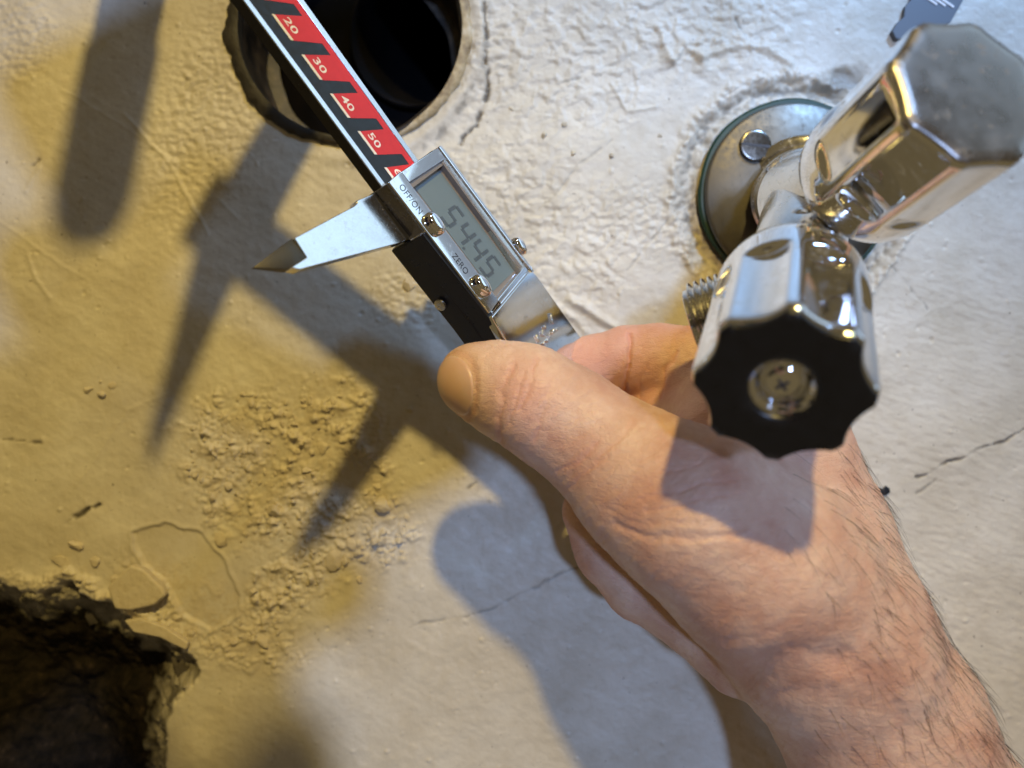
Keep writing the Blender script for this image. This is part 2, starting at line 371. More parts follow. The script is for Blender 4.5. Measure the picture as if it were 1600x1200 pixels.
# broken edge, lower left
cav = wp([(-165, 1010), (-170, 930), (-70, 896), (0, 905), (35, 925), (70, 922), (110, 905), (150, 938), (185, 944), (205, 968), (252, 986), (268, 1000), (310, 1032), (320, 1062), (280, 1090), (262, 1130), (262, 1190), (255, 1290), (120, 1370), (-80, 1370), (-160, 1220)])
sc = sdpoly(X+.9*jx, Y+.9*jy, cav)
lipz = np.exp(-((sc-2.2)/2.2)**2)*blob(140, 900, 190, 90, .5, .5)
H = H+lipz*(1.6*lump+.8)+1.2*m3*0
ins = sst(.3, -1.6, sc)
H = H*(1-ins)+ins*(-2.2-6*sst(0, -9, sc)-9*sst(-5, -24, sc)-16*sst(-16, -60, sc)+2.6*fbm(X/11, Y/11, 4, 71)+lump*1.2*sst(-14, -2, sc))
cav_shade = np.clip(sst(-.4, -2.0, sc)*(.62+.3*fbm(X/6, Y/6, 3, 73)), 0, .8)+sst(-5, -22, sc); cav_shade = np.clip(cav_shade, 0, 1)  # recess shade put into the colour, darker away from the broken edge
mask = np.stack([np.clip(dirt, 0, 1), np.clip(np.maximum(m1*.7*sst(.1, .5, lump), .5*lipz), 0, 1), cav_shade, np.ones_like(H)], -1)
idx = np.arange(nx*ny).reshape(ny, nx)
Q = np.stack([idx[:-1, :-1], idx[1:, :-1], idx[1:, 1:], idx[:-1, 1:]], -1).reshape(-1, 4)
hole = (rh < HR-.2)
cut = hole.ravel()[Q].any(1)
keep = Q[~cut]
# snap vertices next to the hole on to its circle
V = np.stack([X, Y, D-H], -1)
snap = (rh < HR+.75) & (~hole)
k_ = (HR+.02)/np.maximum(rh, 1e-6)
V[..., 0] = np.where(snap & (rh < HR+.5), HC[0]+(X-HC[0])*k_, X); V[..., 1] = np.where(snap & (rh < HR+.5), HC[1]+(Y-HC[1])*k_, Y)
V = V.reshape(-1, 3)
used = np.unique(keep); remap = -np.ones(nx*ny, int); remap[used] = np.arange(len(used))
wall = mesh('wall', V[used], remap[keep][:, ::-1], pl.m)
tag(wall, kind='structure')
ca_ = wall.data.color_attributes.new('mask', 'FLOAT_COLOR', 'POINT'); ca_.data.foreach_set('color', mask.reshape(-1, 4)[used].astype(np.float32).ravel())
def wallh(px, py):
    i = np.argmin(np.abs(gx-wx(px))); j = np.argmin(np.abs(gy-wy(py))); return H[j, i]

def pebble(c, r, seed, flat=.7):
    bm = bmesh.new(); bmesh.ops.create_icosphere(bm, subdivisions=2, radius=1)
    flat = flat*.85
    rg = np.random.default_rng(seed); ax = rg.normal(size=(11, 3)); ax /= np.linalg.norm(ax, axis=1)[:, None]; of = rg.uniform(.42, .78, 11)
    sc_ = rg.uniform(.7, 1.55, 3); rot = rg.uniform(0, 6.28)
    V = []
    for v in bm.verts:
        p = np.array(v.co)
        for a_, o_ in zip(ax, of):
            q = p@a_
            if q > o_: p = p-a_*(q-o_)
        p = p*sc_*r; p[2] *= flat
        p = np.array([p[0]*math.cos(rot)-p[1]*math.sin(rot), p[0]*math.sin(rot)+p[1]*math.cos(rot), p[2]])
        V.append(p+c)
    Fc = [[v.index for v in f.verts] for f in bm.faces]; bm.free()
    return V, Fc
for i, (px, py, r) in enumerate([(139, 609, 1.5), (160, 617, 2.1), (158, 596, .9), (176, 602, 1.0), (598, 786, 3.2), (522, 872, 3.0), (548, 850, 1.8), (560, 905, 1.5), (395, 925, 1.7), (412, 1003, 1.9), (366, 1002, 1.3),
                                 (640, 640, 1.6), (430, 795, 2.6), (345, 845, 2.2), (390, 690, 1.3), (505, 700, 2.2), (480, 735, 1.7), (330, 765, 1.3), (590, 760, 1.6), (300, 990, 1.9), (275, 965, 1.5), (120, 850, 2.1),
                                 (95, 875, 2.6), (150, 880, 2.4), (185, 905, 1.9), (955, 243, 1.2), (883, 195, .9), (850, 212, 1.1), (895, 240, 1.0), (1032, 212, .7), (800, 170, .9), (660, 420, 1.7), (640, 445, 2.0), (455, 650, 1.0)]):
    h = wallh(px, py)
    Vp, Fp = pebble(np.array([wx(px), wy(py), D-h-.15*r]), r, 100+i)
    mesh('plaster_crumb', Vp, Fp, crumb_m.m, wall, True, 14)
Vs = []; Fs = []
for i in range(300):
    while True:
        px, py = random.uniform(290, 650), random.uniform(610, 1010)
        ii = np.argmin(np.abs(gx-wx(px))); jj = np.argmin(np.abs(gy-wy(py)))
        if m1[jj, ii] > .6 and sp[jj, ii] > 1: break
    r = random.uniform(.45, 1.15)
    a_, b_ = pebble(np.array([wx(px), wy(py), D-H[jj, ii]-.1*r]), r, 500+i); o_ = len(Vs); Vs += list(a_); Fs += [[q+o_ for q in f] for f in b_]
tag(mesh('loose_grit', Vs, Fs, crumb_m.m, wall, True, 14), kind='stuff')
# overhanging flake at the broken edge
fl = [(178, 912), (190, 900), (214, 878), (232, 884), (262, 912), (268, 925), (250, 940), (215, 948), (190, 946)]
frW = (np.array([0, 0, D-1.0]), np.array([1., 0, 0]), np.array([0, 1., 0]), np.array([0, 0, -1.]))
o = prism('plaster_flake', wp(fl), 0, 3.4, frW, crumb_m.m, wall, .8, 3)
o = prism('plaster_flake', wp([(200, 966), (225, 962), (262, 975), (300, 1000), (296, 1012), (255, 992), (215, 984)]), -.5, 1.8, frW, crumb_m.m, wall, .6, 3)
for i, (px, py, r, dd) in enumerate([(283, 1045, 8, 9), (235, 1012, 4.5, 10), (120, 980, 3.5, 11)]):
    Vp, Fp = pebble(np.array([wx(px), wy(py), D+dd]), r, 900+i, .8); mesh('rubble', Vp, Fp, rubble_m.m, wall, True, 30)
hp = [(1368, 765), (1371, 761), (1376, 764), (1381, 758), (1386, 762), (1387, 768), (1380, 773), (1370, 772)]
prism('paint_chip', wp(hp), -1.5, .6-1+1.2, frW, black.m, wall, .15, 2)

# ------------------------------------------------------------------ drain pipe
dp = tag(empty('drain_pipe', (HC[0], HC[1], D)), 'open round drain pipe set in the wall behind the caliper, dark and dirty inside', 'pipe')
axd = nrm((13.6, -22, 60)); O0 = np.array([HC[0], HC[1], D])
lathe('socket', [(-.6, HR+.02), (-.9, HR-.7), (0, HR-1.6), (20, HR-2.2), (26, HR-2.6), (27, HR-6.5)], O0, (0, 0, 1), pipe.m, dp, 96, lambda t, z, r: r+.25*math.sin(5*t+z)+.2*math.sin(13*t), False)
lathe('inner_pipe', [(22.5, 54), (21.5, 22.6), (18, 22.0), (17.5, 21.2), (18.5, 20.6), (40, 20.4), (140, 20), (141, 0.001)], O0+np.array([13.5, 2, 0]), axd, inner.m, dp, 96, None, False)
def arc_strip(name, t0, t1, r0, r1, z0, z1, mat, parent, n=60, wob=.5, seed=3):
    V = []; Fc = []
    for i in range(n+1):
        t = t0+(t1-t0)*i/n; e = math.sin(math.pi*i/n)**.5
        wv_ = wob*float(fbm(np.array([t*6.]), np.array([seed*1.7]), 3, seed)[0])
        ra = r0; rb = r0+(r1-r0)*e+wv_*e; rm = (ra+rb)/2; c_, s_ = math.cos(t), math.sin(t)
        for r_, z_ in ((ra, z0), (ra+.2, z1*.9*e+z0*(1-e)), (rm, z1*e+z0*(1-e)+.15*wv_), (rb-.3*e, z1*.6*e+z0*(1-e)), (rb, z0)):
            V.append((HC[0]+c_*r_, HC[1]+s_*r_, D-z_))
    for i in range(n):
        for j in range(4): Fc.append([i*5+j, i*5+j+1, (i+1)*5+j+1, (i+1)*5+j])
    return fix(mesh(name, V, Fc, mat, parent), sharp=60)
arc_strip('rim', -.9, 1.35, HR-1.0, HR+2.6, -1.5, 1.9, rimm.m, dp, 90, .8, 3)
arc_strip('seal', 1.25, 4.3, HR-2.4, HR+1.9, -1.5, 2.0, rubber.m, dp, 110, 1.3, 8)

# ------------------------------------------------------------------ angle valve
av = tag(empty('angle_valve', (FC[0], FC[1], D)), 'chrome double angle valve with two fluted knobs on a round flange', 'valve')
ZW = np.array([0, 0, -1.])
lathe('gasket', [(0, FR*.8), (0, FR*.985), (1.6, FR*.995), (2.4, FR*.97), (2.6, FR*.85)], np.array([FC[0], FC[1], D]), ZW, green.m, av, 96, lambda t, z, r: r*(1+.006*math.sin(7*t)))
FO = np.array([FC[0]-.3, FC[1]+.4, D-2.6])
lathe('flange', [(0, 10), (0, 27.6), (.9, 28.1), (1.7, 27.8), (2.1, 27.1), (2.1, 10)], FO, ZW, nickel.m, av, 96)
for px, py in ((1180, 228), (1300, 395)):
    c = P(px, py, D-5.0)
    sc_o = lathe('screw', [(0, 4.9), (.6, 4.85), (.78, 4.6), (.82, 4.0), (.84, .01)], c, ZW, dark_steel.m, av, 40)
    prism('slot', [(-4.4, -.45), (4.4, -.45), (4.4, .45), (-4.4, .45)], -.2, .90, (c, nrm((1, .12, 0)), nrm((-.12, 1, 0)), ZW), ink.m, sc_o, .1, 1)
NC = P(1250, 312, 222)
bodyc = P(1262, 322, 186)
axn = nrm(bodyc-np.array([FC[0]+1.5, FC[1]+.5, D]))
NO = np.array([FC[0]+1.5, FC[1]+.5, D-3])
lathe('nipple', [(0, 17.6), (2.2, 17.6), (3.0, 16.6), (3.4, 14.6)]+[(3.6+i*1.1+dz, 14.6-(0 if k_ % 2 else .8)) for i in range(9) for k_, dz in enumerate((0, .4, .7))]+[(14, 13.2), (17, 12.6)], NO, axn, chrome_worn.m, av, 72)
lathe('valve_body', [(14, 12.0), (14.6, 13.6), (30, 13.4), (44, 12.6), (51, 10.6), (55, 7.2), (56.6, 3), (57, .01)], NO, axn, chrome_worn.m, av, 72)
def knob(Ofront, ax, R, L, rot, name_cap, cap_mat, cap_z=.9, label=None, cupr=5.4, cup=True, lobe=1.85):
    ax = nrm(ax); Or = Ofront-ax*L
    prof = [(0, R*.62), (.8, R*.74), (2.2, R*.86), (4, R*.945), (6.5, R*.99), (9, R)]
    z0 = L*.34
    prof += [(z, R) for z in np.linspace(9.5, z0-1.2, 5)]+[(z, R) for z in np.linspace(z0-.8, z0+3.2, 9)]+[(z, R) for z in np.linspace(z0+4, L-1.3, 14)]+[(L-.7, R-.15), (L-.25, R-.5), (L, R-1.1), (L, R-3.5)]
    pw = 2*math.pi/8
    def lob(t, z, r, z0=z0):
        ph = ((t-rot+pw/2) % pw)-pw/2; u_ = ph/(pw*.40)
        q = max(0, 1-u_*u_)
        e = min(1, max(0, (z-z0+3.0*(1-q)*0+.2)/1.9)); e = e*e*(3-2*e)
        return r-lobe*q**.85*e
    k_ = lathe('knob', prof, Or, ax, chrome.m, av, 192, lob, False, 50)
    if label: k_['label'] = label
    def lob2(t, z, r):
        ph = ((t-rot+pw/2) % pw)-pw/2; u_ = ph/(pw*.40); q = max(0, 1-u_*u_); return r-lobe*q**.85*min(1, r/R)**2 if r > R*.6 else r
    if cup: pr = [(-.8, R-1.5), (0, R-.55), (cap_z*.6, R-.5), (cap_z, R-.85), (cap_z+.05, R-2.5), (cap_z+.05, R*.55), (cap_z, cupr+.6), (cap_z-.5, cupr), (-2.6, cupr-.1)]
    else: pr = [(-.8, R-1.5), (0, R-.65), (cap_z*.6, R-.55), (cap_z, R-1.0), (cap_z+.12, R-3.0), (cap_z+.16, R*.55), (cap_z+.2, .01)]
    lathe(name_cap, pr, Ofront, ax, cap_mat, k_, 192, lob2, False, 50)
    if cup:
        lathe('cup', [(cap_z-.7, cupr-.08), (-.6, cupr-.35), (-1.0, cupr-.9), (-2.6, cupr-1.3), (-3.4, 3.8), (-3.5, .01)], Ofront, ax, chrome.m, k_, 64, None, False)
        sw = lathe('screw', [(-3.4, 3.95), (-2.4, 3.9), (-1.5, 3.3), (-1.0, 2.2), (-.85, 1.0), (-.8, .01)], Ofront, ax, chrome.m, k_, 48)
        A = nrm(np.cross(ax, (0, -1, 0))); B = np.cross(ax, A)
        for i in range(2):
            th = .5+i*math.pi/2; a_ = A*math.cos(th)+B*math.sin(th); b_ = -A*math.sin(th)+B*math.cos(th)
            prism('cross_slot', [(-1.25, -.26), (1.25, -.26), (1.25, .26), (-1.25, .26)], -1.4, -.68-.04*i, (Ofront, a_, b_, ax), ink.m, sw, .06, 1)
    return Or
kf1 = P(1222, 606, 127); kr1 = P(1237, 438, 162)
ax1 = nrm(kf1-kr1)
kr1 = knob(kf1, ax1, 14.9, float(np.linalg.norm(kf1-kr1)), .25, 'black_cap', black.m, .9, 'lower fluted chrome knob with black end cap')
kf2 = P(1512, 144, 136); kr2 = P(1335, 292, 168)
ax2 = nrm(kf2-kr2)
kr2 = knob(kf2, ax2, 15.4, float(np.linalg.norm(kf2-kr2))+1.5, .1, 'end_plate', plate_m.m, .7, 'upper fluted chrome knob with plain metal end plate', cup=False, lobe=1.15)
def link_tube(name, a, b, ra, rb, mat):
    ax_ = nrm(b-a); L = float(np.linalg.norm(b-a))
    return lathe(name, [(0, ra*.9), (.6, ra), (L*.5, (ra+rb)/2), (L-.8, rb), (L, rb*.95)], a, ax_, mat, av, 56)
bc = NO+axn*42
link_tube('knob_neck', bc, kr1+ax1*3, 10.5, 10.0, chrome_worn.m)
link_tube('knob_neck', bc-np.array([2, 0, 0]), kr2+ax2*3, 11.5, 9.6, chrome_worn.m)
so = lathe('set_screw', [(0, 2.6), (1.2, 2.5), (2.2, 1.7), (2.6, .01)], P(1250, 342, 168), nrm((-.25, .3, -1)), chrome_worn.m, av, 28)
lathe('stud', [(0, 1.6), (2.5, 1.5), (3.2, .8), (3.3, .01)], P(1335, 323, 166), nrm((-.1, .5, -1)), black.m, av, 24)
oe = P(1084, 508, 174); ob = P(1224, 462, 167); axo = nrm(oe-ob); OL = float(np.linalg.norm(oe-ob))
lathe('outlet', [(0, 9.4), (OL*.42, 9.4)]+[(OL*.42+i*1.55+dz, 9.4 if k_ in (1, 2) else 8.1) for i in range(int(OL*.55/1.55)) for k_, dz in enumerate((0, .5, .85, 1.35))]+[(OL-.2, 8.2), (OL, 7.8), (OL, 6.0), (OL-6, 5.5), (OL-6, .01)], ob, axo, chrome_worn.m, av, 64, None, False)
# grey strip behind the upper knob
stp = tag(prism('cover_strip', wp([(1396, 64), (1390, 52), (1399, 38), (1408, 30), (1410, 14), (1420, 2), (1424, -30), (1520, -30), (1480, 40), (1430, 66)]), -2.2, .7, frW, M('grey_strip', (.10, .11, .13), .5).m, None, .3, 2), 'dark grey strip with white lines, half buried in plaster at the top of the wall', 'strip')
for i in range(3):
    a0 = np.array([wx(1422+i*13), wy(-14+i*2)]); e = nrm((.70, .48)); q = np.array([-e[1], e[0]])*.35
    prism('white_line', [tuple(a0-q), tuple(a0+e*9-q), tuple(a0+e*9+q), tuple(a0+q)], .72, .9, frW, white.m, stp)

# ------------------------------------------------------------------ digital caliper
u = nrm((.0320, .0426, .0185)); m_ = .08
v = nrm((.0667-.161*m_, -.0458-.263*m_, m_)); v = nrm(v-u*(u@v)); n_ = np.cross(u, v)
if n_[2] > 0: n_ = -n_
CO = P(607, 284, 177)
def uv(px, py, off=0):
    r = np.array([(px-800)/F, (py-600)/F, 1.]); t = ((CO+off*n_)@n_)/(r@n_); q = r*t-CO; return (float(q@u), float(q@v))
def fr(off=0): return (CO+off*n_, u, v, n_)
dc = tag(empty('digital_caliper', CO+10*u+10*v), 'silver digital caliper with red and black scale, held in front of the drain pipe', 'caliper')
def cp(name, poly, z0, z1, mat, bevel=0, seg=2, parent=None): return prism(name, poly, z0, z1, fr(), mat, parent or dc, bevel, seg)
def rrect(u0, v0, u1, v1, r=1, n=4):
    out = []
    for cx, cy, a0 in ((u1-r, v1-r, 0), (u0+r, v1-r, 90), (u0+r, v0+r, 180), (u1-r, v0+r, 270)):
        for i in range(n+1): t = math.radians(a0+90*i/n); out.append((cx+r*math.cos(t), cy+r*math.sin(t)))
    return out
BZ = -4.0
bm_ = cp('beam', [(-88, 1.4), (72, 1.4), (72, 17.4), (-88, 17.4)], BZ-3.4, BZ-.25, beam_m.m, .12, 1)
cp('beam_edge', [(-88, 1.4), (10, 1.4), (10, 2.85), (-88, 2.85)], BZ-.3, BZ+.06, steel.m, .1, 1)
cp('beam_edge', [(-88, 15.75), (10, 15.75), (10, 17.4), (-88, 17.4)], BZ-.3, BZ+.06, steel.m, .1, 1)
plate_ = cp('scale_plate', [(-88, 2.85), (10, 2.85), (10, 15.75), (-88, 15.75)], BZ-.26, BZ-.10, blackflat.m)
cp('red_band', [(-88, 13.9), (10, 13.9), (10, 15.7), (-88, 15.7)], BZ-.1, BZ-.06, red.m, 0, 2, plate_)
def text_part(name, s, up_axis, right_axis, pos, size, mat, parent, depth=.02, sx=1.0, align='LEFT', spacing=1.0, bold=0.0):
    cu = bpy.data.curves.new(name, 'FONT'); cu.body = s; cu.size = 1; cu.align_x = align; cu.extrude = 0; cu.offset = bold; cu.space_character = spacing; cu.resolution_u = 6
    t = bpy.data.objects.new(name, cu); COL.objects.link(t)
    dg = bpy.context.evaluated_depsgraph_get(); me = bpy.data.meshes.new_from_object(t.evaluated_get(dg)); bpy.data.objects.remove(t)
    Vt = [pos+right_axis*vv.co.x*size*sx+up_axis*vv.co.y*size+nrm(np.cross(right_axis, up_axis))*depth for vv in me.vertices]
    Fc = [list(p.vertices) for p in me.polygons]; bpy.data.meshes.remove(me)
    return mesh(name, Vt, Fc, mat, parent, False)
nn = np.cross(u, v); sg = 1 if nn@n_ > 0 else -1
def at(a, b, z): return CO+a*u+b*v+z*n_
RA = u; UA = v if sg > 0 else v
for k in range(0, 7):
    s0 = -62.75+10*k            # start of decade k (label 10*k+... read along the beam)
    val = 10*k
    if s0 < -86: continue
    st0 = s0
    cp('red_tab', [(st0+.1, 7.0), (st0+6.55, 6.95), (st0+9.1, 13.1), (st0+9.6, 13.9), (st0-.9, 13.9), (st0-1.0, 13.75), (st0+.1, 7.0)][:6] if False else
       [(st0+.15, 6.9), (st0+6.4, 6.9), (st0+9.35, 13.2), (st0+10.4, 14.0), (st0-.2, 14.0), (st0+3.0, 13.55), (st0+.25, 7.2)] if False else
       [(st0+.1, 6.6), (st0+6.55, 6.6), (st0+9.3, 12.7), (st0+9.9, 13.95), (st0+2.9, 13.95)], BZ-.10, BZ-.055, red.m, 0, 2, plate_)
    cp('white_tick', [(st0-.2, 6.0), (st0+6.2, 6.0), (st0+6.55, 6.75), (st0+.15, 6.75)], BZ-.10, BZ-.045, white.m, 0, 2, plate_)
    text_part('scale_number', str(val), v, u, at(st0+1.6, 8.0, BZ-.04), 2.75, white.m, plate_, 0.0, 1.45, 'LEFT', 1.02, .012)
# fixed jaw end (past the top of the picture)
JU = -60
def jaw_poly(du): return [(du+.4, 1.5), (du-1.2, -8.1), (du-1.6, -9.0), (du-2.9, -27.5), (du-3.3, -39.5), (du+1.3, -33.0), (du+2.7, -31.4), (du+13.1, -2.5), (du+13.3, 1.5)]
fj = [(-(a)-2.9*2-.0+JU-0, b) for a, b in jaw_poly(0)]
cp('fixed_jaw', [(-88, 19), (JU-3, 19)]+[(JU-3.0+(-2.9-a)*1.0, b) for a, b in jaw_poly(0)][:1]+[(JU-3.3, -39.5), (JU-8, -33), (JU-21, 1.5)], BZ-3.4, BZ-.3, steel.m, .2, 1)
cp('inside_jaw_block', [(JU-24, 17.2), (JU-3, 17.2), (JU-3, 45), (JU-20, 45)], BZ-2.8, BZ-1, steel.m, .2, 1)  # unseen inside jaw, squared into a block to widen its wall shadow
# sliding jaw with its ground tip
jz0, jz1 = -8.6, -5.5
cp('sliding_jaw', [(.4, 1.5), (.2, -1.0), (-.9, -6.4), (-.45, -6.6), (-.3, -8.0), uv(460, 372, -5.5), uv(479, 402, -5.5), uv(455, 418, -5.5), uv(469, 421, -5.5), (13.1, -2.4), (13.3, 1.5)], jz0, jz1, steel.m, .22, 2)
tipu = [uv(458, 371, -5.5), uv(400, 415, -6.4), uv(455, 419, -5.6), uv(481, 402, -5.5)]
Vt = [at(*tipu[0], -6.1), at(*tipu[1], -7.5), at(*tipu[2], -6.0), at(*tipu[3], -5.55), at(*tipu[0], jz0), at(*tipu[1], jz0), at(*tipu[2], jz0), at(*tipu[3], jz0)]
fix(mesh('jaw_tip', Vt, [[0, 1, 2, 3], [4, 7, 6, 5], [0, 4, 5, 1], [1, 5, 6, 2], [2, 6, 7, 3], [3, 7, 4, 0]], nickel.m, dc), .12, 2)
cp('jaw_root', [(.1, 3.0), (.1, -.9), (13.3, -1.5), (13.3, 3.0)], jz0-.2, jz1+.25, nickel.m, .2, 2)
# housing
TL, TR, RB = (0, 0), (1.1, 22.7), (41.9, 24.3)
UE = 82
def frame_poly(poly, inset): pass
hb = cp('housing', [(0, -.05), (1.0, 22.9), (42, 24.6), (UE, 25.5), (UE, -.5), (39.6, .9)], -6.2, -2.4, chrome.m, .35, 2)
cp('back_shell', [(13.6, -.35), (39.6, .3), (UE, -.6), (UE, 24), (2, 23.0), (2, 16), (13.6, 2)], -13.2, -6.25, black.m, .6, 2)  # housing back; black stands in for chrome mirroring the dark
cp('side_reflection', [(14.2, -.55), (39.5, .62), (UE, -1.1), (UE, 3), (39.5, 3), (14.2, 3)], -12.6, -.75, black.m, .35, 2)  # dark reflection of the chrome side painted as black
cp('side_reflection', [(.15, -.4), (13.9, .02), (13.9, 2.5), (.15, 2.5)], -6.1, -.6, dark_steel.m, .2, 2)  # brownish reflection of the chrome side put in as a darker metal
cp('back_shell', [(1.0, 16.5), (13.5, 16.5), (13.5, 23), (1.0, 22.3)], -11.5, -7.6, black.m, .4, 2)
# sloped grey flank on the right
A_ = [at(1.1, 22.9, -.3), at(41.9, 24.6, -.3), at(UE, 25.4, -.6), at(UE, 30, -7.5), at(42, 29.2, -7.5), at(2.0, 26.6, -7.5), at(2, 21, -7.5), at(UE, 21, -7.5), at(1.3, 21, -.5), at(UE, 21, -.8)]
fix(mesh('flank', A_, [[0, 1, 4, 5], [1, 2, 3, 4], [5, 4, 3, 7, 6], [0, 5, 6, 8], [2, 9, 7, 3], [0, 8, 9, 2, 1], [6, 7, 9, 8]], pewter.m, dc), .3, 2)
# face plates: left button strip, top bar, right rail
cp('button_strip', [(0, 0), (-.1, 5.6), (39.3, 6.9), (39.5, 1.2)], -2.45, 0, chrome.m, .3, 2)
cp('top_bar', [(.05, 5.7), (1.1, 21.9), (4.35, 22.0), (3.1, 5.85)], -2.45, -.12, chrome.m, .22, 2)
cp('side_rail', [(1.1, 22.0), (1.2, 23.3), (41.8, 25.2), (41.7, 24.0)], -2.45, .1, chrome.m, .25, 2)
cp('lower_bar', [(38.9, 7.0), (38.9, 24.0), (40.6, 24.1), (40.6, 7.0)], -2.45, -.35, chrome.m, .2, 2)
# window
cp('window_bezel', [(3.2, 6.0), (4.4, 21.9), (38.8, 23.9), (38.8, 7.0)], -2.45, -2.2, bezel.m, .1, 1)
sl = cp('display', [(5.0, 8.4), (5.8, 19.6), (38.0, 20.9), (37.2, 9.3)], -2.25, -2.1, lcd.m)
o_ = cp('window_frame', [(3.2, 20.3), (4.4, 22.0), (38.8, 24.0), (38.4, 21.4)], -2.25, -.55, bezel.m, .1, 1)
cp('window_frame', [(3.2, 6.0), (3.9, 21.4), (5.3, 20.4), (4.7, 6.3)], -2.25, -.75, bezel.m, .1, 1)
def digit(ch, a0, b0, w_, h_, t_):
    segs = {'5': 'afgcd', '4': 'fgbc'}[ch]
    R_ = {'a': (0.15, h_-t_/2, w_-.15, h_+t_/2), 'g': (.15, h_/2-t_/2, w_-.15, h_/2+t_/2), 'd': (.15, -t_/2, w_-.15, t_/2),
          'f': (-t_/2, h_/2+.25, t_/2, h_-.25), 'b': (w_-t_/2, h_/2+.25, w_+t_/2, h_-.25), 'e': (-t_/2, .25, t_/2, h_/2-.25), 'c': (w_-t_/2, .25, w_+t_/2, h_/2-.25)}
    for s_ in segs:
        x0, y0, x1, y1 = R_[s_]; sk_ = .12
        cp('segment', [(a0+x0+sk_*y0, b0+y0), (a0+x1+sk_*y0, b0+y0), (a0+x1+sk_*y1, b0+y1), (a0+x0+sk_*y1, b0+y1)], -2.1, -2.05, seg.m, 0, 2, sl)
for i, ch in enumerate('5445'): digit(ch, 14.2+i*5.3, 9.9+.22*i, 3.3, 7.0, 1.0)
cp('segment', [(23.6, 9.5), (24.4, 9.5), (24.4, 10.3), (23.6, 10.3)], -2.1, -2.05, seg.m, 0, 2, sl)
def button(a0, b0, ru, rv, hgt, z, mat):
    V = []; Fc = []; n = 28; prof = [(1.0, 0), (1.0, hgt*.55), (.93, hgt*.8), (.75, hgt*.95), (.4, hgt), (.02, hgt)]
    for s_, z_ in prof:
        for i in range(n):
            t = 2*math.pi*i/n; V.append(at(a0+ru*s_*math.cos(t), b0+rv*s_*math.sin(t), z+z_))
    for i in range(len(prof)-1):
        for j in range(n): Fc.append([i*n+j, i*n+(j+1) % n, (i+1)*n+(j+1) % n, (i+1)*n+j])
    return fix(mesh('button', V, Fc, mat, dc), sharp=60)
button(14.1, 3.6, 3.1, 1.75, 2.3, -.2, chrome.m); button(33.0, 4.2, 3.1, 1.75, 2.3, -.2, chrome.m); button(34.0, 26.0, 2.7, 1.5, 2.6, -1.2, chrome.m)
text_part('lettering', 'OFF/ON', v, u, at(2.2, 1.75, .03), 2.75, ink.m, dc, 0, .78, 'LEFT', 1.05)
text_part('lettering', 'ZERO', v, u, at(22.6, 2.35, .03), 2.75, ink.m, dc, 0, .80, 'LEFT', 1.05)
# battery cover with raised letters
bc_ = cp('battery_cover', [(40.2, .9), (40.4, 22.5), (41.4, 24.2), (43, 24.7), (UE, 25.3), (UE, -.8), (46, -.2)], -2.45, .35, chrome.m, .45, 3)
for a0, b0, a1, b1 in [uv(857, 490)+uv(861, 507), uv(847, 510)+uv(850.5, 514.5), uv(843.5, 520)+uv(848, 517.5), uv(846.5, 525.5)+uv(850.5, 522.5), uv(835, 524)+uv(840, 535), uv(846, 536)+uv(848.5, 540), uv(852, 534.5)+uv(857, 528), uv(854.5, 525)+uv(857.5, 528.5), uv(860, 522)+uv(863.5, 518), uv(859.5, 517)+uv(863, 520), uv(866, 517)+uv(869.5, 513.5), uv(844, 521)+uv(846.5, 525)]:
    e = nrm((a1-a0, b1-b0)); q = np.array([-e[1], e[0]])*.36
    cp('raised_letter', [(a0-q[0], b0-q[1]), (a1-q[0], b1-q[1]), (a1+q[0], b1+q[1]), (a0+q[0], b0+q[1])], .3, .95, steel.m, .08, 1, bc_)
sc2 = at(31.5, -.6, -10.2)
lathe('screw', [(0, 1.6), (.5, 1.55), (.7, .7), (.6, .01)], sc2, -v, pewter.m, dc, 20)

